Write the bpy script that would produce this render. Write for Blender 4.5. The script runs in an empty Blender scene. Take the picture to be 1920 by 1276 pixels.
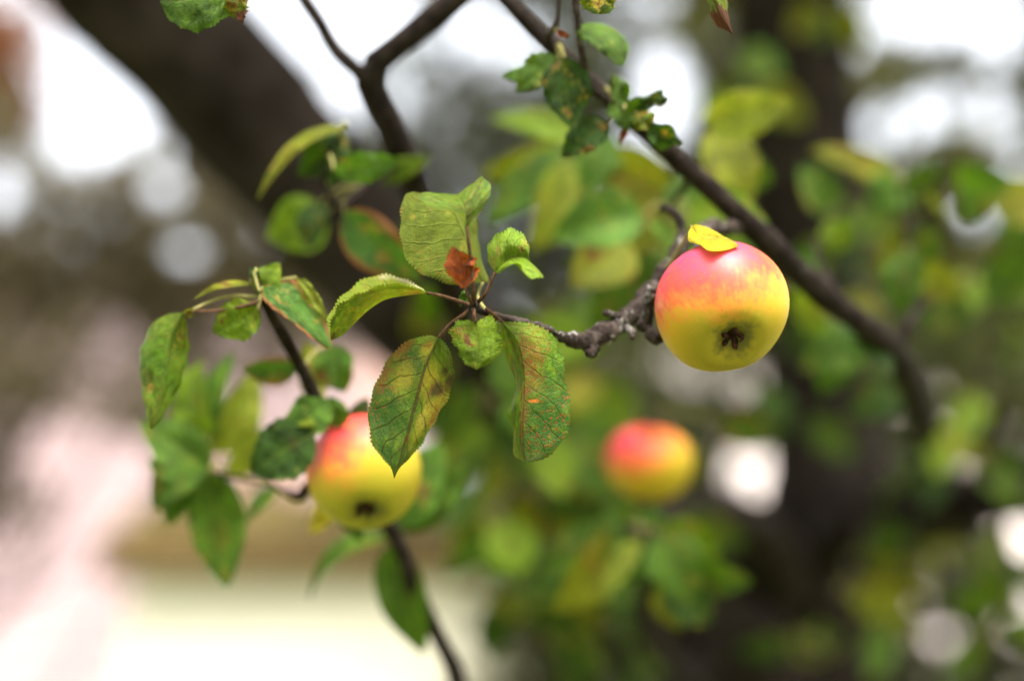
import bpy, math, random
import numpy as np
from mathutils import Vector, Matrix
random.seed(7); RNG = np.random.default_rng(7)
S = bpy.context.scene
COL = S.collection

# ------------------------------------------------------------------ camera
PITCH = math.radians(10.0); F = 1920 * 50 / 36.0; CX, CY = 960.0, 638.0
CAM = np.array([0, 0, 1.55])
FW = np.array([0, math.cos(PITCH), math.sin(PITCH)]); RT = np.array([1.0, 0, 0]); UP = np.array([0, -math.sin(PITCH), math.cos(PITCH)])
def P(x, y, d):
    return CAM + d * (FW + RT * (x - CX) / F + UP * (CY - y) / F)
def proj(p):
    q = np.asarray(p) - CAM; d = q @ FW
    return CX + F * (q @ RT) / d, CY - F * (q @ UP) / d, d
cd = bpy.data.cameras.new('camera'); cam = bpy.data.objects.new('camera', cd); COL.objects.link(cam)
cam.location = CAM; cam.rotation_euler = (math.radians(90) + PITCH, 0, 0)
cd.lens = 50; cd.sensor_width = 36; cd.sensor_fit = 'HORIZONTAL'; cd.clip_start = 0.05; cd.clip_end = 2000
cd.dof.use_dof = True; cd.dof.focus_distance = 0.618; cd.dof.aperture_fstop = 1.8; cd.dof.aperture_blades = 0
S.camera = cam
# ------------------------------------------------------------------ sky and sun (bright overcast)
W = bpy.data.worlds.new('World'); S.world = W; W.use_nodes = True
nt = W.node_tree; bg = nt.nodes['Background']
sky = nt.nodes.new('ShaderNodeTexSky'); sky.sky_type = 'NISHITA'; sky.sun_disc = False
SUN_EL, SUN_AZ = math.radians(68), math.radians(150)      # high and hazy, behind the camera's right shoulder
sky.sun_elevation = SUN_EL; sky.sun_rotation = SUN_AZ; sky.air_density = 1.0; sky.dust_density = 6.0; sky.ozone_density = 1.0
hs = nt.nodes.new('ShaderNodeHueSaturation'); hs.inputs['Saturation'].default_value = 0.22
nt.links.new(sky.outputs[0], hs.inputs['Color']); nt.links.new(hs.outputs[0], bg.inputs[0]); bg.inputs[1].default_value = 0.15
sd = bpy.data.lights.new('sun', 'SUN'); so = bpy.data.objects.new('sun', sd); COL.objects.link(so)
sd.energy = 1.5; sd.angle = math.radians(32); sd.color = (1, .95, .86)
sdir = Vector((math.cos(SUN_EL) * math.sin(SUN_AZ), math.cos(SUN_EL) * math.cos(SUN_AZ), math.sin(SUN_EL)))
so.rotation_euler = sdir.to_track_quat('Z', 'Y').to_euler(); so.location = (0, -3, 8)
S.view_settings.view_transform = 'Standard'; S.view_settings.look = 'None'
S.view_settings.gamma = 1; S.view_settings.exposure = 2.5
S.cycles.use_denoising = True; S.cycles.max_bounces = 8; S.cycles.transparent_max_bounces = 8

# ------------------------------------------------------------------ helpers
def new_obj(name, data, parent=None, loc=(0, 0, 0), **props):
    o = bpy.data.objects.new(name, data); COL.objects.link(o); o.location = [float(c) for c in loc]
    if parent is not None:
        o.parent = parent
    for k, v in props.items(): o[k] = v
    return o
WPOS = {}
def empty(name, loc, label, cat, group=None, **kw):
    o = new_obj(name, None, None, loc, label=label, category=cat, **kw); o.empty_display_size = 0.1
    if group: o['group'] = group
    WPOS[o.name] = np.array(loc, float); return o
def mesh_obj(name, V, Fc, mats, parent=None, origin=None, smooth=True, uv=None, mi=None, **props):
    V = np.asarray(V, float)
    if origin is None: origin = V.mean(0)
    origin = np.asarray(origin, float)
    me = bpy.data.meshes.new(name); me.from_pydata((V - origin).tolist(), [], [tuple(int(i) for i in f) for f in Fc]); 
    if not isinstance(mats, (list, tuple)): mats = [mats]
    for m in mats: me.materials.append(m)
    if smooth: me.polygons.foreach_set('use_smooth', [True] * len(me.polygons))
    if mi is not None: me.polygons.foreach_set('material_index', mi)
    if uv is not None:
        l = me.uv_layers.new(name='UVMap'); idx = np.zeros(len(me.loops), int); me.loops.foreach_get('vertex_index', idx)
        l.data.foreach_set('uv', np.asarray(uv, float)[idx].ravel())
    me.update()
    base = WPOS[parent.name] if parent is not None else np.zeros(3)
    o = new_obj(name, me, parent, origin - base, **props); WPOS[o.name] = origin
    return o
def catmull(pts, n):
    p = np.asarray(pts, float)
    if len(p) == 2: return p[0] + (p[1] - p[0]) * np.linspace(0, 1, n)[:, None]
    q = np.vstack([2 * p[0] - p[1], p, 2 * p[-1] - p[-2]])
    out = []
    for i in range(1, len(q) - 2):
        t = np.linspace(0, 1, 24, endpoint=False)[:, None]
        a, b, c, d = q[i - 1], q[i], q[i + 1], q[i + 2]
        out.append(.5 * (2 * b + (c - a) * t + (2 * a - 5 * b + 4 * c - d) * t * t + (3 * b - a - 3 * c + d) * t ** 3))
    out = np.vstack(out + [p[-1:]])
    s = np.r_[0, np.cumsum(np.linalg.norm(np.diff(out, axis=0), axis=1))]
    if s[-1] == 0: return np.repeat(out[:1], n, 0)
    ss = np.linspace(0, s[-1], n)
    return np.stack([np.interp(ss, s, out[:, k]) for k in range(out.shape[1])], 1)
def nrm(v): return v / (np.linalg.norm(v) + 1e-12)
def tube_geo(pts, rad, seg=10, rough=0.0, knob=0.0, seed=0, cap=True, flat_end=False):
    pts = np.asarray(pts, float); n = len(pts); rad = np.asarray(rad, float)
    r = np.random.default_rng(seed)
    T = np.gradient(pts, axis=0); T /= np.linalg.norm(T, axis=1)[:, None] + 1e-12
    ref = np.array([0, 0, 1.0]) if abs(T[0][2]) < .9 else np.array([1.0, 0, 0])
    N = nrm(np.cross(T[0], ref)); V = []
    k1 = r.normal(size=(n, seg)); k1 = (k1 + np.roll(k1, 1, 0) + np.roll(k1, -1, 0) + np.roll(k1, 1, 1) + np.roll(k1, -1, 1)) / 2.2
    kk = r.normal(size=n); kk = (kk + np.roll(kk, 1) * .6 + np.roll(kk, -1) * .6) / 1.5
    for i in range(n):
        N = nrm(N - T[i] * (N @ T[i])); B = np.cross(T[i], N)
        for j in range(seg):
            a = 2 * math.pi * j / seg
            rr = rad[i] * (1 + rough * k1[i, j] + knob * kk[i])
            V.append(pts[i] + rr * (math.cos(a) * N + math.sin(a) * B))
    Fc = [(i * seg + j, i * seg + (j + 1) % seg, (i + 1) * seg + (j + 1) % seg, (i + 1) * seg + j) for i in range(n - 1) for j in range(seg)]
    if cap:
        V += [pts[0] - T[0] * rad[0] * (.1 if flat_end else .6), pts[-1] + T[-1] * rad[-1] * (.1 if flat_end else .6)]
        m = len(V)
        for j in range(seg):
            Fc.append((m - 2, (j + 1) % seg, j)); Fc.append((m - 1, (n - 1) * seg + j, (n - 1) * seg + (j + 1) % seg))
    return V, Fc
class Geo:
    def __init__(s): s.V = []; s.F = []
    def add(s, V, Fc):
        b = len(s.V); s.V += [np.asarray(v, float) for v in V]; s.F += [tuple(i + b for i in f) for f in Fc]
    def box(s, lo, hi):
        x0, y0, z0 = lo; x1, y1, z1 = hi
        s.add([(x0, y0, z0), (x1, y0, z0), (x1, y1, z0), (x0, y1, z0), (x0, y0, z1), (x1, y0, z1), (x1, y1, z1), (x0, y1, z1)],
              [(0, 3, 2, 1), (4, 5, 6, 7), (0, 1, 5, 4), (1, 2, 6, 5), (2, 3, 7, 6), (3, 0, 4, 7)])
    def obj(s, name, mat, parent=None, smooth=False, origin=None, **kw): return mesh_obj(name, s.V, s.F, mat, parent, origin, smooth, **kw)

# ------------------------------------------------------------------ materials
class NB:
    def __init__(s, name):
        s.m = bpy.data.materials.new(name); s.m.use_nodes = True; s.t = s.m.node_tree; s.t.nodes.clear()
        s.out = s.n('ShaderNodeOutputMaterial')
    def n(s, typ, **kw):
        o = s.t.nodes.new(typ)
        for k, v in kw.items(): setattr(o, k, v)
        return o
    def put(s, sock, v):
        if hasattr(v, 'is_output') or isinstance(v, bpy.types.NodeSocket): s.t.links.new(v, sock)
        elif v is not None:
            if isinstance(v, tuple) and len(v) == 3 and sock.type == 'RGBA': v = (*v, 1)
            sock.default_value = v
    def math(s, op, a, b=None, c=None, clamp=False):
        o = s.n('ShaderNodeMath', operation=op, use_clamp=clamp)
        for i, v in enumerate((a, b, c)):
            if v is not None: s.put(o.inputs[i], v)
        return o.outputs[0]
    def mix(s, f, a, b, mode='MIX'):
        o = s.n('ShaderNodeMix', data_type='RGBA', blend_type=mode); s.put(o.inputs[0], f); s.put(o.inputs[6], a); s.put(o.inputs[7], b); return o.outputs[2]
    def ss(s, v, lo, hi, a=0.0, b=1.0):
        o = s.n('ShaderNodeMapRange', interpolation_type='SMOOTHSTEP'); s.put(o.inputs[0], v)
        for i, q in enumerate((lo, hi, a, b)): s.put(o.inputs[1 + i], q)
        return o.outputs[0]
    def noise(s, vec, scale, detail=3, rough=.55):
        o = s.n('ShaderNodeTexNoise'); s.put(o.inputs['Vector'], vec); s.put(o.inputs['Scale'], scale); o.inputs['Detail'].default_value = detail; o.inputs['Roughness'].default_value = rough; return o.outputs[0]
    def bump(s, h, strength, dist): 
        o = s.n('ShaderNodeBump'); s.put(o.inputs['Height'], h); o.inputs['Strength'].default_value = strength; o.inputs['Distance'].default_value = dist; return o.outputs[0]
    def bsdf(s, color, rough=.5, spec=.5, normal=None, **kw):
        o = s.n('ShaderNodeBsdfPrincipled'); s.put(o.inputs['Base Color'], color); s.put(o.inputs['Roughness'], rough); o.inputs['Specular IOR Level'].default_value = spec
        if normal is not None: s.put(o.inputs['Normal'], normal)
        for k, v in kw.items(): s.put(o.inputs[k], v)
        return o.outputs[0]
    def done(s, sh): s.t.links.new(sh, s.out.inputs[0]); return s.m

def leaf_mat(name, c1, c2, blotch=(.30, .24, .03), bl=.0, dots=0.0, dotc=(.17, .022, .006), under=(.22, .27, .10), edge=0.0, scorch=0.0, trans=.30, vein=(.12, .15, .025), veinamt=.45, rough=.48, patches=()):
    def dk(c): return (c[0] * .56, c[1] * .585, c[2] * .20)
    c1, c2, under = dk(c1), dk(c2), dk(under); c1 = tuple(x * .8 for x in c1); blotch = tuple(x * .8 for x in blotch)
    b = NB(name)
    uv = b.n('ShaderNodeUVMap').outputs[0]; sp = b.n('ShaderNodeSeparateXYZ'); b.t.links.new(uv, sp.inputs[0])
    u, v = sp.outputs[0], sp.outputs[1]
    rnd = b.n('ShaderNodeObjectInfo').outputs['Random']
    av = b.math('ABSOLUTE', b.math('SUBTRACT', b.math('MULTIPLY', v, 2), 1))
    side = b.math('MULTIPLY', b.math('GREATER_THAN', v, .5), .5)
    co = b.n('ShaderNodeCombineXYZ'); b.put(co.inputs[0], u); b.put(co.inputs[1], b.math('MULTIPLY', v, .62)); b.put(co.inputs[2], b.math('MULTIPLY', rnd, 40))
    co = co.outputs[0]
    wob = b.math('MULTIPLY', b.math('SUBTRACT', b.noise(co, 6, 2), .5), .10)
    q = b.math('ADD', b.math('SUBTRACT', u, b.math('MULTIPLY', b.math('POWER', av, .85), .24)), wob)
    fr = b.math('FRACT', b.math('ADD', b.math('MULTIPLY', q, 8.0), side))
    tri = b.math('ABSOLUTE', b.math('SUBTRACT', fr, .5))              # .5 at a vein
    lat = b.ss(tri, .44, .5)
    mid = b.ss(av, .055, .015)
    lat = b.math('MULTIPLY', lat, b.ss(av, 1.0, .75))
    vor = b.n('ShaderNodeTexVoronoi', feature='DISTANCE_TO_EDGE'); b.put(vor.inputs['Vector'], co); vor.inputs['Scale'].default_value = 46
    ret = b.ss(vor.outputs[0], .0, .16)
    n1 = b.noise(co, 4.5, 4, .6); n2 = b.noise(co, 16, 4, .65); n3 = b.noise(co, 60, 3, .6)
    col = b.mix(b.ss(n1, .32, .68), c1, c2)
    n6 = b.noise(co, 3.6, 4, .65); col = b.mix(b.math('MULTIPLY', b.ss(n6, .40, .64), .85), col, tuple(x * .34 for x in c1))
    n7 = b.noise(co, 42, 3, .7); col = b.mix(b.math('MULTIPLY', b.ss(n7, .42, .68), .45), col, tuple(x * .40 for x in c2))
    col = b.mix(b.math('MULTIPLY', b.ss(n2, .35, .75), .5), col, tuple(min(1, x * 1.55) for x in c2))
    col = b.mix(b.math('MULTIPLY', b.math('SUBTRACT', 1, ret), .16), col, tuple(x * 1.5 for x in c1))
    if bl > 0:
        n4 = b.noise(co, 3.2, 5, .62)
        m = b.ss(b.math('ADD', n4, b.math('MULTIPLY', b.math('SUBTRACT', n2, .5), .35)), .66 - bl * .28, .74 - bl * .22)
        col = b.mix(b.math('MULTIPLY', m, .8), col, blotch)
        m2 = b.ss(b.math('ADD', n4, b.math('MULTIPLY', b.math('SUBTRACT', n3, .5), .3)), .67 - bl * .14, .715 - bl * .13)
        col = b.mix(b.math('MULTIPLY', m2, .85), col, (.09, .025, .012))
    for (pu, pv, ru, rv, pc, st) in patches:          # stains where disease has spread on this leaf
        du = b.math('DIVIDE', b.math('SUBTRACT', u, pu), ru); dv = b.math('DIVIDE', b.math('SUBTRACT', v, pv), rv)
        d = b.math('SQRT', b.math('ADD', b.math('MULTIPLY', du, du), b.math('MULTIPLY', dv, dv)))
        d = b.math('ADD', d, b.math('ADD', b.math('MULTIPLY', b.math('SUBTRACT', n2, .5), 2.6), b.math('MULTIPLY', b.math('SUBTRACT', n7, .5), 1.4)))
        col = b.mix(b.math('MULTIPLY', b.ss(d, 1.6, .35), st * .85), col, pc)
    if dots > 0:
        vd = b.n('ShaderNodeTexVoronoi', feature='F1'); b.put(vd.inputs['Vector'], co); vd.inputs['Scale'].default_value = 44
        n5 = b.noise(co, 2.6, 3)
        m = b.math('MULTIPLY', b.ss(vd.outputs[0], .40, .24), b.ss(n5, .62 - dots * .28, .72 - dots * .2))
        col = b.mix(b.math('MULTIPLY', m, .7), col, dotc)
        m = b.math('MULTIPLY', b.ss(n2, .56, .70), b.ss(n5, .66 - dots * .22, .8 - dots * .2))
        col = b.mix(b.math('MULTIPLY', m, .45), col, dotc)
    if scorch > 0:
        m = b.ss(b.math('ADD', u, b.math('MULTIPLY', b.math('SUBTRACT', n1, .5), .5)), 1.0 - scorch, 1.06 - scorch)
        col = b.mix(m, col, (.07, .022, .008))
    if edge > 0:
        m = b.ss(b.math('ADD', av, b.math('MULTIPLY', b.math('SUBTRACT', n1, .5), .8)), 1.1 - edge * .5, 1.2 - edge * .45)
        col = b.mix(b.math('MULTIPLY', m, .85), col, (.16, .05, .015))
    col = b.mix(b.math('MULTIPLY', b.math('MAXIMUM', b.math('MULTIPLY', lat, .7), mid), veinamt), col, vein)
    back = b.n('ShaderNodeNewGeometry').outputs['Backfacing']
    colb = b.mix(.38, col, under)
    colf = b.mix(back, col, colb)
    h = b.math('ADD', b.math('MULTIPLY', ret, .10), b.math('ADD', b.math('MULTIPLY', n2, .7), b.math('MULTIPLY', n1, 1.2))); h = b.math('SUBTRACT', h, b.math('MULTIPLY', b.math('MAXIMUM', lat, mid), .55))
    nm = b.bump(h, .8, .0017)
    rg = b.math('ADD', rough, b.math('MULTIPLY', back, .2))
    pr = b.bsdf(colf, rg, .13, nm)
    tr = b.n('ShaderNodeBsdfTranslucent'); b.put(tr.inputs[0], b.mix(1.0, colf, (1.5, 1.55, .55), 'MULTIPLY')); b.put(tr.inputs[1], nm)
    mx = b.n('ShaderNodeMixShader'); mx.inputs[0].default_value = trans; b.t.links.new(pr, mx.inputs[1]); b.t.links.new(tr.outputs[0], mx.inputs[2])
    return b.done(mx.outputs[0])

DG, YE, NE, RU = (.022, .058, .008), (.26, .21, .018), (.018, .008, .008), (.14, .05, .010)
P_BIG = [(.22, .25, .11, .20, DG, .8), (.64, .22, .16, .30, DG, .85), (.84, .35, .10, .25, DG, .6), (.30, .62, .12, .12, YE, .8), (.47, .86, .14, .14, YE, .85), (.36, .28, .09, .12, YE, .6), (.62, .72, .14, .12, YE, .6),
         (.13, .36, .06, .12, YE, .7), (.38, .78, .05, .10, NE, .95), (.33, .95, .05, .06, NE, .9), (.26, .86, .03, .06, NE, .8), (.25, .04, .07, .07, RU, .8), (.42, .06, .08, .05, RU, .7), (.55, .93, .06, .06, RU, .7), (.10, .30, .03, .07, RU, .7), (.72, .52, .035, .04, RU, .8)]
P_RED = [(.62, .80, .20, .30, DG, .8), (.86, .70, .20, .40, DG, .85), (.48, .95, .10, .12, DG, .5), (.28, .66, .11, .14, RU, .55), (.44, .62, .10, .10, RU, .6), (.60, .50, .16, .07, RU, .6), (.58, .62, .010, .05, (.50, .13, .02), .9), (.75, .48, .10, .05, RU, .7), (.20, .85, .10, .12, (.22, .26, .03), .5)]
P_SIDE = [(.12, .30, .10, .2, RU, .5), (.45, .25, .12, .2, RU, .35), (.75, .3, .12, .2, DG, .5), (.10, .35, .025, .05, NE, .9), (.97, .5, .05, .6, NE, .9), (.22, .96, .14, .06, (.42, .34, .25), .9), (.5, .2, .2, .2, DG, .5)]
LM = {
 'big':    leaf_mat('leaf_big_blotched', (.080, .155, .024), (.150, .215, .036), bl=0, dots=.5, dotc=(.16, .05, .015), vein=(.05, .022, .012), veinamt=.75, patches=P_BIG),
 'red':    leaf_mat('leaf_red_speckled', (.085, .190, .022), (.150, .260, .034), bl=0, dots=1.1, dotc=(.19, .026, .006), vein=(.09, .07, .015), patches=P_RED),
 'side':   leaf_mat('leaf_side_scorched', (.125, .18, .030), (.175, .22, .04), bl=.2, dots=.5, under=(.22, .27, .05), veinamt=.3, rough=.55, patches=P_SIDE),
 'green':  leaf_mat('leaf_green', (.060, .135, .022), (.105, .190, .030), bl=.25, dots=.2),
 'lime':   leaf_mat('leaf_lime', (.150, .260, .030), (.220, .320, .040), bl=.3, dots=.35, edge=.1),
 'fresh':  leaf_mat('leaf_fresh', (.085, .200, .045), (.130, .250, .060), bl=.2, dots=.1),
 'deep':   leaf_mat('leaf_deep', (.026, .068, .016), (.050, .110, .024), bl=.3, dots=.15),
 'spot':   leaf_mat('leaf_spotted', (.085, .190, .022), (.150, .260, .034), bl=.25, dots=1.15, dotc=(.16, .022, .006)),
 'blotch': leaf_mat('leaf_blotched', (.080, .155, .024), (.150, .215, .036), blotch=(.60, .43, .045), bl=.55, dots=.5, dotc=(.20, .06, .02), vein=(.10, .05, .025), veinamt=.7),
 'yellow': leaf_mat('leaf_yellow', (.66, .55, .05), (.80, .62, .07), blotch=(.55, .40, .05), bl=.4, dots=.3, under=(.4, .4, .14)),
 'olive':  leaf_mat('leaf_olive', (.21, .245, .034), (.31, .315, .05), bl=.45, dots=.4, edge=.2),
 'pale':   leaf_mat('leaf_pale', (.30, .36, .10), (.42, .46, .16), bl=.3, dots=.2, under=(.33, .36, .18)),
 'rust':   leaf_mat('leaf_rust', (.40, .075, .018), (.52, .11, .022), blotch=(.22, .04, .012), bl=.5, dots=.3, under=(.4, .12, .03), vein=(.14, .03, .01), trans=.2),
 'under':  leaf_mat('leaf_underside', (.115, .165, .030), (.165, .205, .04), bl=.45, dots=.75, under=(.15, .19, .05), veinamt=.3, rough=.6),
 'dim':    leaf_mat('leaf_dull_underside', (.10, .135, .022), (.15, .18, .03), bl=.15, dots=.7, under=(.11, .14, .04), veinamt=.3, rough=.6),
 'scorch': leaf_mat('leaf_scorched', (.13, .22, .025), (.19, .26, .035), bl=.4, dots=.8, scorch=.36),
 'edge':   leaf_mat('leaf_brown_edged', (.055, .15, .050), (.09, .19, .065), bl=.3, edge=.75, dots=.2),
}
def simple_leaf(name, cols, trans=.3, rough=.5):
    b = NB(name); r = b.n('ShaderNodeNewGeometry').outputs['Random Per Island']
    cr = b.n('ShaderNodeValToRGB'); b.t.links.new(r, cr.inputs[0]); e = cr.color_ramp.elements
    while len(e) < len(cols): e.new(.5)
    for i, c in enumerate(cols): e[i].position = i / (len(cols) - 1); e[i].color = (*c, 1)
    pr = b.bsdf(cr.outputs[0], rough, .08); tr = b.n('ShaderNodeBsdfTranslucent'); b.put(tr.inputs[0], b.mix(1.0, cr.outputs[0], (1.4, 1.5, .6), 'MULTIPLY'))
    mx = b.n('ShaderNodeMixShader'); mx.inputs[0].default_value = trans; b.t.links.new(pr, mx.inputs[1]); b.t.links.new(tr.outputs[0], mx.inputs[2]); return b.done(mx.outputs[0])
def bark_mat(name, dark, light, lichen, scale, lic=.5, bumpd=.002):
    b = NB(name); g = b.n('ShaderNodeNewGeometry').outputs['Position']
    n1 = b.noise(g, scale, 5, .65); n2 = b.noise(g, scale * 3.5, 4, .6); n3 = b.noise(g, scale * .55, 3)
    col = b.mix(b.ss(n1, .35, .68), dark, light)
    m = b.ss(b.math('ADD', n3, b.math('MULTIPLY', b.math('SUBTRACT', n2, .5), .6)), .72 - lic * .25, .80 - lic * .2)
    col = b.mix(b.math('MULTIPLY', m, .8), col, lichen)
    h = b.math('ADD', n1, b.math('MULTIPLY', n2, .5))
    return b.done(b.bsdf(col, .85, .06, b.bump(h, .8, bumpd)))
BK_NEAR = bark_mat('bark_twig', (.012, .008, .0065), (.048, .036, .029), (.18, .17, .15), 220, .5, .0012)
BK_MID = bark_mat('bark_branch', (.0065, .0042, .0033), (.024, .0175, .0138), (.085, .076, .064), 120, .22, .002)
BK_OLD = bark_mat('bark_limb', (.007, .0048, .0036), (.030, .0222, .0175), (.05, .040, .033), 22, .35, .012)
PET = bark_mat('petiole_skin', (.035, .018, .010), (.085, .045, .022), (.10, .07, .03), 500, .4, .0003)
PETG = bark_mat('petiole_green_skin', (.12, .12, .035), (.20, .17, .06), (.2, .2, .08), 400, .4, .0003)

# ------------------------------------------------------------------ ground and buildings
def plain(name, col, col2=None, scale=3, rough=.8, bump=0, bd=.01):
    b = NB(name); g = b.n('ShaderNodeNewGeometry').outputs['Position']; n = b.noise(g, scale, 5, .6)
    c = b.mix(b.ss(n, .3, .7), col, col2 or tuple(x * .85 for x in col))
    return b.done(b.bsdf(c, rough, .06, b.bump(n, bump, bd) if bump else None))
g = Geo(); N = 24
gx = np.linspace(-1, 1, N + 1); gx = np.sign(gx) * np.abs(gx) ** 3 * 900
gv = [(x, y, 0) for y in gx for x in gx]
g.add(gv, [(i + j * (N + 1), i + 1 + j * (N + 1), i + 1 + (j + 1) * (N + 1), i + (j + 1) * (N + 1)) for j in range(N) for i in range(N)])
g.obj('ground', plain('lawn_grass', (.075, .10, .03), (.12, .12, .045), 6, .95, .6, .03), origin=(0, 0, 0), kind='structure')

def wx(px, D): return (px - CX) / F * D          # world x of a pixel column on a wall facing the camera at depth ~ D
def wz(py, Y): return CAM[2] + Y * (math.tan(PITCH + math.atan((CY - py) / F)))

def building(name, label, x0, x1, Y, depth, zt, wallm, boardm, board, trimm, windows, roofm, over=.35, roofh=1.1, group=None, ridge_x=True):
    t = empty(name, ((x0 + x1) / 2, Y, 0), label, 'house', group)
    gg = Geo(); gg.box((x0, Y, 0), (x1, Y + depth, zt)); gg.obj('wall', wallm, t)
    if board:
        z = .12
        while z < zt - .02:                                   # lapped boards, cut around the windows
            zz = min(z + board, zt)
            cuts = sorted([(a, b_) for (a, b_, c, d) in windows if c < zz and d > z])
            xs = [x0 - .01]
            for a, b_ in cuts: xs += [a, b_]
            xs.append(x1 + .01)
            for k in range(0, len(xs), 2):
                a, b_ = xs[k], xs[k + 1]
                q = Geo(); q.add([(a, Y - .035, z), (b_, Y - .035, z), (b_, Y - .004, z), (a, Y - .004, z), (a, Y - .008, zz + .01), (b_, Y - .008, zz + .01), (b_, Y - .004, zz + .01), (a, Y - .004, zz + .01)],
                    [(0, 3, 2, 1), (4, 5, 6, 7), (0, 1, 5, 4), (1, 2, 6, 5), (2, 3, 7, 6), (3, 0, 4, 7)])
                q.obj('board', boardm, t)
            z += board
        for xx in (x0, x1):
            q = Geo(); q.box((xx - .09, Y - .06, 0), (xx + .09, Y + .1, zt)); q.obj('corner_post', trimm, t)
    for (a, b_, c, d) in windows:
        q = Geo(); q.box((a + .06, Y - .012, c + .06), (b_ - .06, Y - .005, d - .06)); w = q.obj('window', M_GLASS, t)
        for lo, hi in (((a, Y - .07, c), (a + .07, Y - .003, d)), ((b_ - .07, Y - .07, c), (b_, Y - .003, d)), ((a + .07, Y - .07, d - .07), (b_ - .07, Y - .003, d)), ((a + .07, Y - .07, c), (b_ - .07, Y - .003, c + .07)), (((a + b_) / 2 - .025, Y - .05, c + .07), ((a + b_) / 2 + .025, Y - .004, d - .07))):
            q = Geo(); q.box(lo, hi); q.obj('frame', trimm, w)
    q = Geo(); o = over; ym = Y + depth / 2
    for s, (ya, yb) in enumerate(((Y - o, ym), (Y + depth + o, ym))):
        q.add([(x0 - o, ya, zt - .05), (x1 + o, ya, zt - .05), (x1 + o, yb, zt + roofh), (x0 - o, yb, zt + roofh), (x0 - o, ya, zt + .05), (x1 + o, ya, zt + .05), (x1 + o, yb, zt + roofh + .1), (x0 - o, yb, zt + roofh + .1)],
              [(0, 3, 2, 1), (4, 5, 6, 7), (0, 1, 5, 4), (1, 2, 6, 5), (2, 3, 7, 6), (3, 0, 4, 7)])
    r = q.obj('roof', roofm, t)
    q = Geo(); q.box((x0 - o - .01, Y - o - .03, zt - .12), (x1 + o + .01, Y - o - .002, zt + .07)); q.obj('fascia', M_BROWN, r)
    return t
M_GLASS = NB('window_glass'); M_GLASS = M_GLASS.done(M_GLASS.bsdf((.03, .035, .04), .08, .6))
M_PINK = plain('pink_paint', (.43, .315, .32), (.38, .28, .285), 2.0)
M_SALMON = plain('salmon_trim', (.72, .46, .38), (.66, .40, .33), 4)
M_CREAM = plain('cream_render', (.82, .76, .62), (.80, .73, .58), 1.5)
M_BLUSH = plain('blush_render', (.80, .70, .68), (.76, .66, .64), 1.5)
M_BROWN = plain('brown_board', (.12, .075, .03), (.09, .06, .025), 8)
M_ROOFO = plain('olive_roof_felt', (.085, .062, .018), (.06, .046, .014), 2.5)
M_TILE = plain('grey_roof_tile', (.16, .13, .12), (.10, .09, .09), 3)
zt_shed = wz(1035, 7.5)
building('pink_house', 'pink clapboard house behind the leafy shrubs', wx(-420, 11), wx(705, 11), 11, 6, wz(520, 11), M_PINK, M_PINK, .19, M_SALMON,
         [(wx(-300, 11), wx(-120, 11), 1.0, 2.3), (wx(420, 11), wx(560, 11), 1.9, 2.6)], M_TILE, roofh=.6)
building('cream_shed', 'low bright cream shed with an olive brown roof', wx(250, 7.5), wx(985, 7.5), 7.5, 2.2, zt_shed, M_CREAM, None, 0, M_CREAM, [], M_ROOFO, over=.12, roofh=.30)
building('blush_house', 'pale blush rendered house seen through gaps in the hedge', wx(1080, 15), wx(2300, 15), 15, 7, wz(600, 15), M_BLUSH, None, 0, M_CREAM,
         [(wx(1500, 15), wx(1660, 15), 2.2, 3.5), (wx(1980, 15), wx(2120, 15), 2.2, 3.5)], M_TILE)

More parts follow.
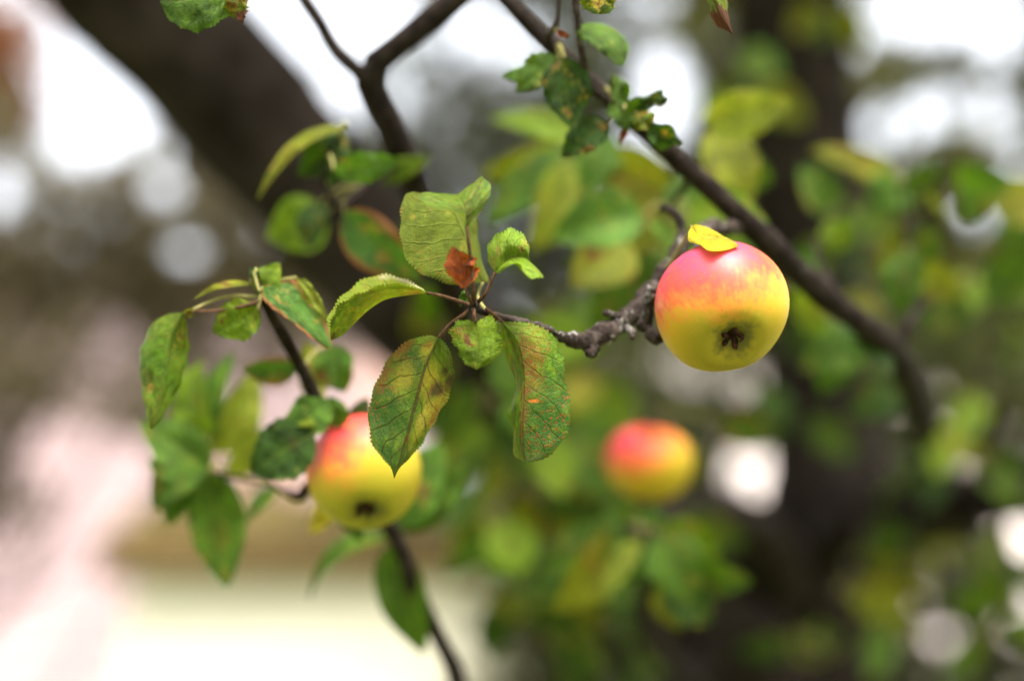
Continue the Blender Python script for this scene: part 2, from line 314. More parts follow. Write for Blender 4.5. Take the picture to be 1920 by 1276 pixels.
# ------------------------------------------------------------------ background trees and shrubs (far out of focus)
def in_gap(x, y, gaps, grow=0):
    for (a, b_, rx, ry) in gaps:
        if ((x - a) / (rx + grow)) ** 2 + ((y - b_) / (ry + grow)) ** 2 < 1: return True
    return False
def leafy(name, label, cat, D0, D1, boxpx, step, per, crad, lsize, mat, gaps, trunk, trunkm, group=None, keep=1.0, seed=1, pname='crown'):
    r = np.random.default_rng(seed)
    x0, y0, x1, y1 = boxpx; tp = np.array([P(*trunk[0]) [0], P(*trunk[0])[1], 0.0])
    t = empty(name, tp, label, cat, group)
    cl = []
    for gxp in np.arange(x0, x1, step):
        for gyp in np.arange(y0, y1, step):
            x, y = gxp + r.uniform(-.5, .5) * step, gyp + r.uniform(-.5, .5) * step
            e = ((x - (x0 + x1) / 2) / ((x1 - x0) / 2)) ** 4 + ((y - (y0 + y1) / 2) / ((y1 - y0) / 2)) ** 4
            if e > 1.0 or in_gap(x, y, gaps, 6) or r.random() > keep: continue
            cl.append((x, y, r.uniform(D0, D1)))
    c = np.array([P(*q) for q in cl])
    pts = np.repeat(c, per, 0) + r.normal(size=(len(c) * per, 3)) * crad
    ok = []
    for p in pts:
        x, y, d = proj(p); ok.append(d > 1.5 and not in_gap(x, y, gaps) and p[2] > .03)
    pts = pts[np.array(ok)]; n = len(pts)
    L = lsize * r.uniform(.7, 1.25, n); a = r.normal(size=(n, 3)) + np.array([0, 0, -.5]); a /= np.linalg.norm(a, axis=1)[:, None]
    q = r.normal(size=(n, 3)); s = np.cross(a, q); s /= np.linalg.norm(s, axis=1)[:, None]; nn = np.cross(a, s)
    V = np.stack([pts, pts + a * (L * .5)[:, None] + s * (L * .32)[:, None] + nn * (L * .08)[:, None], pts + a * L[:, None], pts + a * (L * .5)[:, None] - s * (L * .32)[:, None] + nn * (L * .08)[:, None]], 1).reshape(-1, 3)
    i = np.arange(n) * 4
    Fc = np.concatenate([np.stack([i, i + 1, i + 2], 1), np.stack([i, i + 2, i + 3], 1)])
    mesh_obj(pname, V, Fc, mat, t, smooth=False, kind='stuff')
    tw = catmull([tp - np.array([0, 0, .05])] + [P(*q) for q in trunk], 30)
    R0 = trunkm
    V, Fc = tube_geo(tw, np.linspace(R0, R0 * .35, 30), 12, .08, .05, seed); mesh_obj('trunk', V, Fc, BK_OLD, t)
    for k in range(7):                                            # limbs into the crown
        j = r.integers(10, 29); e = c[r.integers(0, len(c))]
        m = (tw[j] + e) / 2 + np.array([0, 0, -.15])
        V, Fc = tube_geo(catmull([tw[j], m, e], 14), np.linspace(R0 * .4, R0 * .1, 14), 7, .08, .05, seed + k); mesh_obj('limb', V, Fc, BK_OLD, t)
    return t
OLV = simple_leaf('foliage_olive', [(.035, .036, .012), (.065, .066, .018), (.11, .10, .03), (.045, .055, .014)])
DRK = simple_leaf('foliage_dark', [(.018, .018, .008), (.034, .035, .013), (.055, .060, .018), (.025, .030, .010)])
DUSK = simple_leaf('foliage_dusk', [(.035, .029, .016), (.06, .048, .03), (.10, .076, .052), (.042, .040, .016)])
RUST = simple_leaf('foliage_rust', [(.12, .035, .012), (.20, .06, .018), (.09, .05, .018), (.15, .045, .016)])
MIDG = simple_leaf('foliage_mid', [(.06, .10, .025), (.11, .16, .035), (.16, .19, .05), (.08, .12, .03)])
SKYGAPS = [(162, 195, 112, 108), (640, 15, 135, 85), (880, 50, 40, 42), (640, 195, 26, 45), (1250, 175, 40, 75), (1605, 45, 28, 50), (1735, 15, 58, 50), (1868, 35, 44, 56), (1640, 240, 26, 25),
           (1745, 200, 33, 33), (1862, 215, 27, 33), (0, 340, 30, 55), (1835, 385, 24, 24), (1222, -10, 34, 24), (820, 225, 14, 14), (1350, 60, 12, 12), (735, 175, 16, 30), (300, 260, 10, 10), (1000, 80, 26, 26), (1170, 300, 26, 22)]
SKYGAPS = [(a, b_, c * (1.3 if c < 60 else 1.05), d * (1.3 if c < 60 else 1.05)) for (a, b_, c, d) in SKYGAPS]
LOWGAPS = [(a, b_, c * 1.35, d * 1.35) for (a, b_, c, d) in [(1285, 690, 34, 24), (1405, 715, 32, 34), (1405, 870, 40, 32), (1395, 965, 24, 26), (1450, 950, 26, 26), (1765, 805, 28, 22), (1480, 1150, 26, 34), (1895, 1050, 55, 65), (1800, 880, 22, 26), (1905, 900, 26, 24), (1130, 390, 16, 26), (1690, 750, 14, 14), (1760, 740, 18, 18), (1840, 790, 22, 18), (1880, 690, 18, 22), (1610, 330, 14, 14), (1905, 300, 24, 18), (1760, 1190, 22, 22), (1570, 690, 14, 14), (1330, 640, 12, 12)]]
leafy('background_tree', 'olive leaved tree whose crown breaks into round sky gaps, by the blush house', 'tree', 6.0, 8.0, (1260, -260, 2250, 760), 58, 100, .10, .085, OLV, SKYGAPS + LOWGAPS, [(1850, 1500, 7), (1830, 900, 7), (1870, 300, 7)], .10, 'trees behind the apple tree', .95, 11)
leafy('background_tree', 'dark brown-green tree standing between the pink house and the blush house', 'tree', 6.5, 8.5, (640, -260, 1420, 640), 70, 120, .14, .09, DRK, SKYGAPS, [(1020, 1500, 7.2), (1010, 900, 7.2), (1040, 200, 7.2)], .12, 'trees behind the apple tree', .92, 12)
leafy('background_tree', 'sparse olive tree in front of the pink house', 'tree', 5.0, 6.5, (-220, 250, 620, 640), 62, 95, .12, .08, DUSK, SKYGAPS + [(200, 610, 50, 44), (20, 560, 50, 50), (310, 340, 34, 26), (440, 590, 40, 50), (470, 340, 30, 26), (350, 470, 34, 30)], [(-190, 1500, 5.6), (-160, 900, 5.6), (80, 480, 5.6)], .06, 'trees behind the apple tree', .85, 13)
leafy('background_tree', 'autumn tree with rusty orange leaves beyond the pink house roof', 'tree', 7.5, 8.5, (-420, 0, 66, 310), 50, 140, .10, .08, RUST, [(0, 350, 40, 60)], [(-330, 1500, 8), (-330, 900, 8), (-260, 250, 8)], .08, 'trees behind the apple tree', .9, 16)
leafy('garden_shrub', 'dusky green shrub growing low against the pink house', 'shrub', 4.6, 5.4, (-160, 600, 360, 960), 62, 80, .09, .07, DUSK, [(60, 620, 34, 40), (210, 880, 110, 80), (210, 650, 60, 66), (130, 980, 60, 60), (330, 640, 50, 40), (60, 840, 30, 30)], [(-120, 1500, 5), (-110, 1100, 5), (-40, 800, 5)], .03, None, .5, 14)
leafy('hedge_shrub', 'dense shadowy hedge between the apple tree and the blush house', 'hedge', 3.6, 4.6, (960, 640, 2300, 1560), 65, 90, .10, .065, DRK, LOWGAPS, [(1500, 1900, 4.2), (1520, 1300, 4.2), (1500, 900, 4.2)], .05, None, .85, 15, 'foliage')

# ------------------------------------------------------------------ the apple tree
BASE = P(1520, 1500, 1.85); BASE = np.array([BASE[0], BASE[1], 0.0])
TREE = empty('apple_tree', BASE, 'old apple tree with dark limbs, spotted leaves and knobbly twigs', 'tree')
LINES = {}
def rm(d, key=''):
    if key == 'A3' or d <= .62: return d
    return .62 + (d - .62) * .72 if d < 1.1 else (.9656 + (d - 1.1) * 1.2688 if d < 1.6 else d)
def wood(key, name, pts, mat=BK_MID, seg=12, n=40, rough=.06, knob=.08, label=None, start=None, flat=False):
    """pts: (x, y, depth, width in photo pixels); start: a 4-vector in metres already (x, y, z, radius)"""
    q = [np.r_[P(x, y, rm(d, key)), w / 2 * rm(d, key) / F] for (x, y, d, w) in pts]
    if start is not None: q = [np.array(s, float) for s in start] + q
    c = catmull(q, n); V, Fc = tube_geo(c[:, :3], np.maximum(c[:, 3], .0004), seg, rough, knob, abs(hash(key)) % 1000 if False else sum(map(ord, key)), True, flat)
    o = mesh_obj(name, V, Fc, mat, TREE)
    if label: o['label'] = label
    LINES[key] = (o, c); return o
FORK = P(1500, 1330, 1.78)
wood('trunk', 'trunk', [(1500, 1330, 1.78, 330)], BK_OLD, 28, 40, .05, .02, start=[(BASE[0], BASE[1], -.1, .17), (BASE[0], BASE[1], .12, .135), (BASE[0] - .01, BASE[1], .8, .115)])
wood('limbA', 'limb', [(1500, 1360, 1.78, 230), (1330, 1170, 1.72, 235), (1060, 880, 1.66, 235), (760, 560, 1.62, 250), (520, 270, 1.58, 265), (280, 20, 1.55, 285), (-80, -330, 1.5, 270), (-700, -800, 1.45, 190), (-1500, -1500, 1.4, 60)], BK_OLD, 28, 80, .045, .02)
wood('limbB', 'limb', [(1510, 1360, 1.80, 200), (1545, 1050, 1.78, 215), (1550, 800, 1.76, 210), (1515, 500, 1.74, 215), (1495, 200, 1.72, 215), (1480, -60, 1.70, 210), (1450, -500, 1.66, 180), (1500, -1300, 1.6, 110), (1700, -2200, 1.6, 30)], BK_OLD, 24, 70, .045, .02)
wood('limbC', 'limb', [(1540, 1060, 1.78, 130), (1600, 975, 1.70, 150), (1720, 940, 1.62, 120), (1860, 930, 1.55, 100), (2080, 880, 1.5, 86), (2500, 700, 1.45, 60), (3000, 400, 1.45, 18)], BK_OLD, 20, 50, .045, .03)
wood('limbD', 'limb', [(1480, 1100, 1.74, 100), (1420, 1000, 1.62, 105), (1330, 960, 1.5, 90), (1180, 1010, 1.4, 60), (1060, 960, 1.32, 45)], BK_OLD, 18, 40, .05, .03)
# nearer branches
wood('M', 'branch', [(1760, 915, 1.60, 60), (1735, 800, 1.30, 58), (1680, 665, .98, 52), (1560, 565, .86, 46), (1425, 440, .79, 44), (1300, 325, .755, 38), (1180, 220, .74, 33), (1050, 100, .73, 30), (940, -10, .72, 28), (820, -130, .70, 24), (600, -420, .70, 14), (450, -700, .72, 6)], BK_MID, 14, 90, .07, .10)
wood('Y', 'branch', [(1015, 900, 1.60, 70), (930, 760, 1.30, 66), (850, 560, 1.02, 62), (790, 370, .90, 60), (742, 260, .86, 56), (692, 148, .83, 50), (735, 95, .82, 48), (800, 45, .81, 46), (865, -10, .80, 44), (960, -100, .79, 40), (1150, -400, .80, 26), (1250, -800, .85, 8)], BK_MID, 14, 90, .06, .07)
wood('Yb', 'branch', [(694, 165, .833, 40), (668, 130, .82, 33), (630, 95, .815, 27), (600, 45, .81, 25), (560, -15, .80, 22), (500, -90, .79, 18), (380, -330, .80, 10), (330, -500, .82, 5)], BK_MID, 12, 50, .08, .10)
wood('L', 'branch', [(1330, 1230, 1.70, 70), (1080, 1420, 1.25, 60), (900, 1350, .98, 46), (850, 1250, .93, 36), (790, 1130, .89, 30), (738, 1000, .85, 28), (650, 890, .80, 27), (598, 760, .75, 26), (560, 680, .735, 24), (515, 600, .698, 20), (487, 548, .675, 15), (476, 512, .668, 10)], BK_MID, 12, 90, .07, .09)
wood('Lb', 'twig', [(650, 890, .80, 20), (585, 905, .80, 22), (560, 930, .81, 18), (500, 905, .83, 9), (440, 892, .84, 8), (395, 882, .85, 7), (385, 830, .85, 5)], BK_MID, 9, 40, .08, .1)
wood('Ub', 'twig', [(760, 300, .872, 20), (690, 345, .83, 14), (640, 385, .80, 11), (610, 350, .785, 9), (612, 300, .78, 7), (640, 250, .775, 6)], BK_MID, 9, 40, .06, .08)
wood('R', 'twig', [(1400, 425, .785, 26), (1330, 430, .745, 26), (1283, 455, .715, 27), (1235, 525, .695, 30), (1190, 585, .678, 36), (1150, 612, .668, 30), (1108, 640, .657, 33), (1060, 632, .647, 21), (1015, 614, .637, 18), (950, 597, .628, 14), (905, 585, .622, 13), (888, 574, .618, 13)], BK_NEAR, 14, 150, .15, .2)
wood('Rs', 'twig', [(1275, 465, .718, 20), (1278, 430, .725, 16), (1266, 400, .73, 17), (1240, 388, .735, 13)], BK_MID, 10, 30, .1, .12)
wood('Rk', 'twig', [(1192, 588, .676, 22), (1210, 612, .672, 26), (1226, 630, .668, 24), (1240, 640, .67, 16)], BK_NEAR, 12, 26, .14, .15)
wood('Rk2', 'twig', [(1210, 614, .674, 26), (1216, 580, .668, 24), (1222, 545, .663, 23), (1224, 538, .662, 22)], BK_NEAR, 12, 24, .12, .1, flat=True)
wood('Rn', 'twig', [(1112, 640, .657, 20), (1110, 655, .652, 22), (1105, 664, .648, 16)], BK_NEAR, 10, 14, .16, .1)
wood('Rp', 'twig', [(1168, 596, .672, 16), (1148, 590, .665, 14), (1134, 586, .66, 10)], BK_NEAR, 10, 14, .16, .1)
wood('Rq', 'twig', [(1170, 612, .672, 15), (1185, 622, .664, 14), (1186, 634, .66, 9)], BK_NEAR, 10, 14, .16, .1)
wood('N', 'twig', [(1150, 195, .737, 18), (1110, 165, .715, 15), (1092, 110, .70, 14), (1082, 40, .69, 15), (1080, -40, .68, 14)], BK_NEAR, 10, 50, .1, .12)
wood('Ms', 'twig', [(1030, 82, .728, 18), (1030, 62, .715, 14), (1042, 45, .705, 10), (1048, 0, .70, 6), (1050, -30, .69, 5)], BK_NEAR, 9, 26, .1, .1)
wood('T1', 'twig', [(560, -15, .80, 16), (520, -60, .72, 12), (470, -50, .66, 9), (430, -30, .648, 6)], BK_NEAR, 9, 30, .08, .1)
wood('T3', 'twig', [(1465, -260, 1.68, 30), (1420, -330, 1.2, 18), (1360, -220, .72, 10), (1322, -110, .622, 7)], BK_NEAR, 9, 40, .06, .08)
wood('A3', 'twig', [(1180, 1010, 1.40, 40), (1190, 930, 1.22, 24), (1215, 800, 1.06, 16), (1222, 770, 1.02, 12)], BK_MID, 9, 40, .06, .08)
wood('C', 'twig', [(1330, 1330, 1.70, 40), (1210, 1180, 1.2, 34), (1235, 1060, 1.02, 22), (1215, 1000, .98, 16), (1165, 985, .96, 9)], BK_MID, 9, 50, .06, .08)
wood('X', 'twig', [(1680, 660, .98, 34), (1700, 610, .98, 26), (1722, 560, 1.0, 16), (1700, 430, 1.02, 10), (1690, 340, 1.03, 6)], BK_MID, 9, 40, .06, .08)
wood('Mb', 'twig', [(1520, 530, .845, 20), (1420, 430, .93, 18), (1330, 360, .98, 15), (1230, 310, .97, 12), (1120, 290, .98, 9), (1060, 285, 1.03, 6)], BK_MID, 9, 50, .06, .08)
wood('Mc', 'twig', [(1345, 370, .97, 11), (1342, 300, .94, 9), (1322, 232, .91, 6)], BK_MID, 9, 24, .06, .08)
wood('X2', 'twig', [(1555, 560, .86, 24), (1550, 520, .91, 18), (1530, 470, .98, 10), (1560, 400, 1.07, 6)], BK_MID, 9, 30, .06, .08)

def attach(key, base):
    o, c = LINES[key]; i = int(np.argmin(np.linalg.norm(c[:, :3] - base, axis=1))); return o, c[i, :3]
def blade(mid, left, right, nu, nv, teeth=0, tooth=.0, bulge=0.0, corr=0.0, wave=0.0, seed=0, rough_=.0014):
    """mid/left/right: nu x 3 arrays in metres"""
    r = np.random.default_rng(seed); us = np.linspace(0, 1, nu); V = []; UV = []
    ph = r.uniform(0, 6.28, 4)
    for i, u in enumerate(us):
        for j in range(2 * nv + 1):
            v = (j - nv) / nv; E = left[i] if v < 0 else right[i]; a = abs(v)
            M = mid[i]; p = M * (1 - a) + E * a
            tow = -FW
            tcut = math.sin(math.pi * u)
            p = p + tow * (bulge * math.sin(math.pi * a) * tcut)
            p = p + tow * .35 * corr * (.4 + .6 * math.sin(5 * u + ph[3])) * math.sin(2 * math.pi * (8 * (u - .24 * a) + (.5 if v > 0 else 0))) * math.sin(math.pi * min(1, a * 1.05)) * tcut
            p = p + tow * wave * math.sin(9 * u + ph[0 if v < 0 else 1]) * a * a * tcut
            p = p + tow * rough_ * a ** .7 * tcut * (math.sin(7.3 * u + 3.1 * v + ph[0]) * math.sin(4.1 * u - 5.2 * v + ph[1]) + .6 * math.sin(15 * u + 8 * v + ph[2]) * math.sin(11 * v - 9 * u + ph[3]))
            if a == 1 and teeth:
                p = p + nrm(E - M) * tooth * 1.0 * tcut * math.sin(13 * u + ph[3] + v) * math.sin(29 * u + ph[1])
                f = (u * teeth) % 1.0
                p = p + nrm(E - M) * tooth * 1.9 * (math.sin(math.pi * f) ** .6 * (.4 + .6 * f) - .4) * (.75 + .45 * math.sin(u * 37 + ph[2])) * min(1, 6 * (1 - u), 10 * u)
            V.append(p); UV.append((u, (v + 1) / 2))
    W_ = 2 * nv + 1
    Fc = [(i * W_ + j, i * W_ + j + 1, (i + 1) * W_ + j + 1, (i + 1) * W_ + j) for i in range(nu - 1) for j in range(2 * nv)]
    return V, Fc, UV
def finish_leaf(V, Fc, UV, key, base, mat, pet=None, petm=PET, pr=.0008, label=None, petn=14, name='leaf', sag=.004):
    o, at = attach(key, base)
    if pet is None:
        mid = (at + base) / 2 + np.array([0, 0, sag]); pts = [at, mid, base]
    else: pts = [at] + pet + [base]
    c = catmull(pts, petn)
    # widen the midrib end of the stalk into the blade
    TV, TF = tube_geo(c, np.linspace(pr * 1.25, pr * .85, len(c)), 7, .03, .0, 3)
    b0 = len(V); V = list(V) + list(TV); nf = len(Fc)
    Fc = list(Fc) + [tuple(i + b0 for i in f) for f in TF]; UV = list(UV) + [(.5, .5)] * len(TV)
    ob = mesh_obj(name, V, Fc, [mat, petm], o, origin=base, uv=UV, mi=[0] * nf + [1] * (len(Fc) - nf))
    if label: ob['label'] = label
    return ob
SEED = [0]
def hero(key, D, mid, left, right, mat, teeth=34, tooth=.0011, bulge=.0012, corr=.0005, wave=.0, pet=None, nu=170, nv=8, label=None, petm=PET, pr=.0008, join=True, top=True):
    SEED[0] += 1; nu = max(nu, teeth * 5); D = rm(D)
    def px(l): return [P(q[0], q[1], D + (q[2] if len(q) > 2 else 0)) for q in l]
    m = px(mid); l = px(left); r = px(right)
    if join: l = [m[0]] + l + [m[-1]]; r = [m[0]] + r + [m[-1]]
    M, L, R = catmull(m, nu), catmull(l, nu), catmull(r, nu)
    V, Fc, UV = blade(M, L, R, nu, nv, teeth, tooth, bulge, corr, wave, SEED[0])
    VA = np.array(V); fa = np.array(Fc); nn = np.cross(VA[fa[:, 2]] - VA[fa[:, 0]], VA[fa[:, 3]] - VA[fa[:, 1]]).sum(0)
    if (nn @ -FW > 0) != top: Fc = [f[::-1] for f in Fc]          # upper side of the blade towards the viewer, or away
    pp = None if pet is None else [P(q[0], q[1], D + (q[2] if len(q) > 2 else 0)) for q in pet]
    return finish_leaf(V, Fc, UV, key, m[0], LM[mat], pp, petm, pr, label)
def prof(u): return (np.sin(math.pi * np.clip(u, 0, 1) ** .78) ** .75) * (1 - .12 * u)
def gleaf(key, a, b, w, D, mat, dz=0.0, roll=0.0, fold=.25, curl=.08, nu=20, nv=4, wave=.0015, teeth=0, label=None, petm=PETG, droop=0.0, pts3=None, pr=.0008):
    """leaf from base pixel a to tip pixel b, w = full blade width in pixels when seen flat"""
    SEED[0] += 1; r = np.random.default_rng(SEED[0]); nu = max(nu, teeth * 4); D = rm(D, key)
    A = P(*a, D) if pts3 is None else pts3[0]; B = P(*b, D + dz) if pts3 is None else pts3[1]; hw = (w / 2 * D / F) if pts3 is None else w / 2
    ax = B - A; L = np.linalg.norm(ax); ax = ax / L
    n0 = nrm(-FW - ax * (-FW @ ax)); s0 = np.cross(ax, n0)
    rr = math.radians(roll); n = n0 * math.cos(rr) + s0 * math.sin(rr); s = np.cross(ax, n)
    us = np.linspace(0, 1, nu); M = A + np.outer(us, ax * L) + np.outer(np.sin(math.pi * us) * curl * L - droop * L * us ** 2, n)
    hwu = hw * prof(us) + 1e-5
    Lf = M - s * (hwu * math.cos(fold))[:, None] + n * (hwu * math.sin(fold))[:, None]
    Rf = M + s * (hwu * math.cos(fold))[:, None] + n * (hwu * math.sin(fold))[:, None]
    V, Fc, UV = blade(M, Lf, Rf, nu, nv, teeth, .0009 if teeth else 0, 0.0006, .0004 if teeth else 0, wave, SEED[0])
    return finish_leaf(V, Fc, UV, key, A, LM[mat], None, petm, pr, label, 8)

# --- the sharp rosette at the end of the knobbly twig
hero('R', .618, [(800, 549), (760, 554), (722, 562), (690, 582, -.001), (665, 606), (642, 628), (621, 638)],
     [(785, 541, -.006), (750, 533, -.010), (715, 536, -.012), (680, 546, -.013), (648, 563, -.011), (626, 590, -.007), (619, 615, -.003)],
     [(790, 540, .006), (765, 525, .013), (735, 516, .018), (695, 520, .020), (655, 542, .019), (630, 568, .015), (616, 598, .010), (616, 622, .004)],
     'side', 40, .0016, .001, .0005, pet=[(860, 565), (830, 555)], top=False)
hero('R', .614, [(822, 632), (797, 690), (779, 760), (763, 820), (748, 868), (743, 882), (739, 897)],
     [(802, 629, .004), (768, 638, .008), (736, 664, .010), (712, 700, .010), (697, 742, .008), (693, 788, .006), (698, 830, .003), (716, 858, .001), (733, 876, .0)],
     [(834, 642, .004), (847, 668, .007), (850, 700, .008), (842, 735, .008), (822, 780, .006), (797, 820, .004), (770, 856, .001), (750, 876, .0)],
     'big', 46, .0009, .0016, .0007, .0012, pet=[(872, 588), (846, 606)])
hero('R', .606, [(892, 605), (897, 648), (893, 693)],
     [(880, 601, .003), (856, 602, .005), (846, 622, .005), (855, 652, .003), (872, 680, .001)],
     [(904, 598, .004), (922, 592, .006), (936, 612, .006), (939, 648, .004), (925, 676, .001)],
     'lime', 26, .0012, .0026, .0008, .001, pet=[(889, 588)])
hero('R', .612, [(942, 603), (968, 640), (979, 690), (980, 740), (977, 800), (985, 866)],
     [(938, 615, .004), (941, 645, .009), (955, 685, .011), (967, 722, .010), (961, 748, .007), (953, 776, .004), (962, 812, .007), (963, 850, .009)],
     [(966, 603, .003), (1002, 607, .008), (1031, 626, .011), (1051, 662, .013), (1062, 712, .013), (1068, 770, .011), (1062, 812, .008), (1046, 838, .005), (1020, 860, .003)],
     'red', 40, .0010, .0018, .0008, .0014, pet=[(912, 579), (930, 592)])
hero('R', .646, [(905, 530), (888, 480), (865, 420), (846, 392), (776, 359)],
     [(870, 534, -.004), (835, 530, -.009), (795, 515, -.012), (768, 490, -.013), (751, 445, -.012), (752, 398, -.008), (760, 366, -.003)],
     [(917, 526, .004), (903, 490, .009), (897, 450, .012), (890, 405, .012), (846, 376, .008)],
     'dim', 44, .0010, .0012, .0006, pet=[(896, 556)], petm=PETG, top=False)
hero('R', .600, [(875, 424), (871, 392, -.002), (858, 364, .003)],
     [(871, 406, -.006), (852, 397, -.010), (822, 391, -.012), (796, 381, -.011), (785, 369, -.006), (802, 361, .0), (832, 362, .002)],
     [(884, 418, -.001), (901, 398, .003), (915, 373, .006), (919, 351, .009), (905, 332, .013), (884, 344, .009)],
     'spot', 30, .0010, .0012, .0004, pet=[(888, 545, .002), (884, 500, .002), (879, 455)])
hero('R', .605, [(873, 541), (869, 506), (861, 470)],
     [(862, 536, .003), (845, 519, .006), (835, 496, .007), (839, 476, .006), (850, 464, .004)],
     [(880, 533, -.004), (891, 521, -.003), (899, 503, .002), (886, 497, -.009), (893, 486, -.003), (876, 476, -.005)],
     'rust', 18, .0012, .0008, .0007, .002, pet=[(881, 562)], label='crisp rust brown dead leaf curled in on itself')
hero('R', .612, [(928, 511), (944, 494), (964, 483), (984, 483), (994, 492)],
     [(919, 497, .003), (915, 472, .005), (924, 445, .006), (950, 430, .005), (978, 438, .003), (992, 460, .001), (992, 480, .0)],
     [(936, 512, -.006), (952, 500, -.011), (972, 494, -.014), (983, 512, -.017), (999, 523, -.018), (1017, 518, -.015), (1004, 500, -.006)],
     'lime', 30, .0012, .0040, .0004, pet=[(906, 556), (918, 534)])
hero('R', .640, [(886, 566), (870, 556), (858, 562)], [(880, 552), (868, 546)], [(874, 568), (862, 572)], 'fresh', 10, .0006, nu=30, pet=[(888, 572)], petm=PETG)
# tiny bud scales on the rosette node
for k, (x, y, d) in enumerate([(882, 573, .612), (893, 570, .611), (889, 581, .611)]):
    V, Fc = tube_geo(catmull([P(888, 577, .617), P(x, y, d)], 6), [.0019, .0021, .0021, .0018, .0012, .0005], 8, .15, .1, k)
    mesh_obj('bud', V, Fc, BK_NEAR, LINES['R'][0])
# scrap of yellow leaf lying over the big apple
hero('R', .632, [(1296, 425, .01), (1316, 446, .0), (1345, 452, -.004), (1386, 461, -.010)],
     [(1291, 436, .004), (1292, 452, .0), (1310, 458, -.006), (1330, 470, -.016), (1360, 469, -.014)],
     [(1305, 421, .010), (1330, 428, .010), (1352, 440, .004), (1372, 450, -.004)], 'yellow', 0, 0, .001, .0004, nu=50, pet=[(1290, 440, .03)], petm=PETG, label='torn scrap of yellow leaf resting over the apple')

# --- left cluster
hero('L', .664, [(343, 586), (322, 630), (312, 690), (300, 750), (282, 806)],
     [(322, 588, .006), (288, 605, .010), (265, 648, .010), (262, 705, .008), (272, 758, .004), (278, 792)],
     [(350, 606, .004), (353, 650, .006), (345, 700, .006), (326, 742, .004), (303, 785)], 'spot', 34, .0009, .0015, .0006, pet=[(470, 570), (410, 582), (360, 584)], nu=80)
gleaf('L', (345, 588), (362, 578), 26, .664, 'olive', roll=40, fold=.5)
gleaf('L', (484, 580), (400, 622), 84, .668, 'lime', roll=-10, fold=.15, teeth=22, nu=60, nv=6)
gleaf('L', (470, 533), (362, 562), 34, .67, 'olive', roll=60, fold=.3, nu=30)
gleaf('L', (488, 556), (525, 492), 66, .674, 'lime', roll=-20, fold=.2, nu=40)
hero('L', .664, [(492, 538), (530, 560), (570, 600), (624, 656)],
     [(494, 560, -.003), (530, 590, -.006), (575, 625, -.006), (605, 650, -.003)],
     [(520, 530, .006), (555, 525, .012), (585, 560, .016), (608, 600, .012), (622, 640, .004)], 'edge', 30, .0009, .0012, nu=80, pet=[(486, 545)], petm=PETG)
hero('L', .676, [(556, 520), (585, 545), (605, 580), (614, 612)], [(562, 540), (588, 580), (606, 600)], [(578, 528), (600, 560), (612, 592)], 'pale', 12, .0006, nu=40, pet=[(510, 530)], petm=PETG)
gleaf('L', (482, 528), (470, 500), 24, .668, 'deep', roll=30)
gleaf('L', (618, 650), (648, 735), 84, .775, 'fresh', roll=10, nu=40, teeth=18)
gleaf('L', (560, 690), (452, 690), 66, .80, 'edge', roll=-25)
gleaf('L', (592, 755), (575, 640), 60, .80, 'olive', roll=20)
gleaf('L', (610, 748), (560, 822), 92, .742, 'fresh', roll=15, nu=40, teeth=18, fold=.3)
gleaf('L', (640, 800), (618, 742), 62, .745, 'fresh', roll=-10)
gleaf('L', (628, 770), (530, 790), 70, .745, 'lime', roll=35)
gleaf('L', (588, 812), (470, 886), 122, .735, 'deep', roll=12, fold=.12, nu=40, teeth=20)
gleaf('L', (662, 800), (690, 745), 46, .77, 'deep', roll=10)
gleaf('L', (640, 905), (680, 1016), 60, .81, 'green', roll=30)
gleaf('L', (640, 930), (582, 1000), 50, .82, 'yellow', roll=20)
gleaf('L', (735, 1005), (578, 1128), 64, .885, 'green', roll=58, curl=.22)
gleaf('L', (735, 1015), (795, 1225), 112, .885, 'green', roll=20, curl=.05)
gleaf('L', (745, 985), (830, 830), 130, .88, 'fresh', roll=-20)
gleaf('L', (740, 990), (880, 870), 90, .89, 'green', roll=10)
# blurred cluster below the left rosette
gleaf('Lb', (395, 840), (285, 955), 112, .86, 'green', roll=25, curl=.15)
gleaf('Lb', (390, 830), (380, 672), 110, .87, 'lime', roll=-30, fold=.5, curl=.12)
gleaf('Lb', (398, 850), (475, 690), 112, .88, 'pale', roll=45, fold=.35)
gleaf('Lb', (395, 885), (426, 1104), 118, .84, 'green', roll=-18, fold=.3, curl=-.1)
gleaf('Lb', (392, 880), (262, 790), 100, .82, 'green', roll=20)
gleaf('Lb', (385, 850), (330, 730), 70, .88, 'olive', roll=-20)
gleaf('Lb', (350, 900), (315, 985), 70, .86, 'fresh', roll=10)
gleaf('Lb', (520, 915), (463, 978), 40, .86, 'fresh', roll=40)
gleaf('Lb', (400, 870), (300, 880), 80, .88, 'deep', roll=30)
gleaf('Lb', (430, 890), (500, 800), 66, .9, 'pale', roll=30)
gleaf('Lb', (388, 860), (345, 690), 96, .90, 'lime', roll=15, curl=.1)
gleaf('Lb', (384, 845), (440, 660), 80, .87, 'fresh', roll=-35)
gleaf('Lb', (400, 890), (310, 930), 90, .88, 'green', roll=-15)
gleaf('Lb', (392, 875), (275, 870), 84, .86, 'fresh', roll=25)
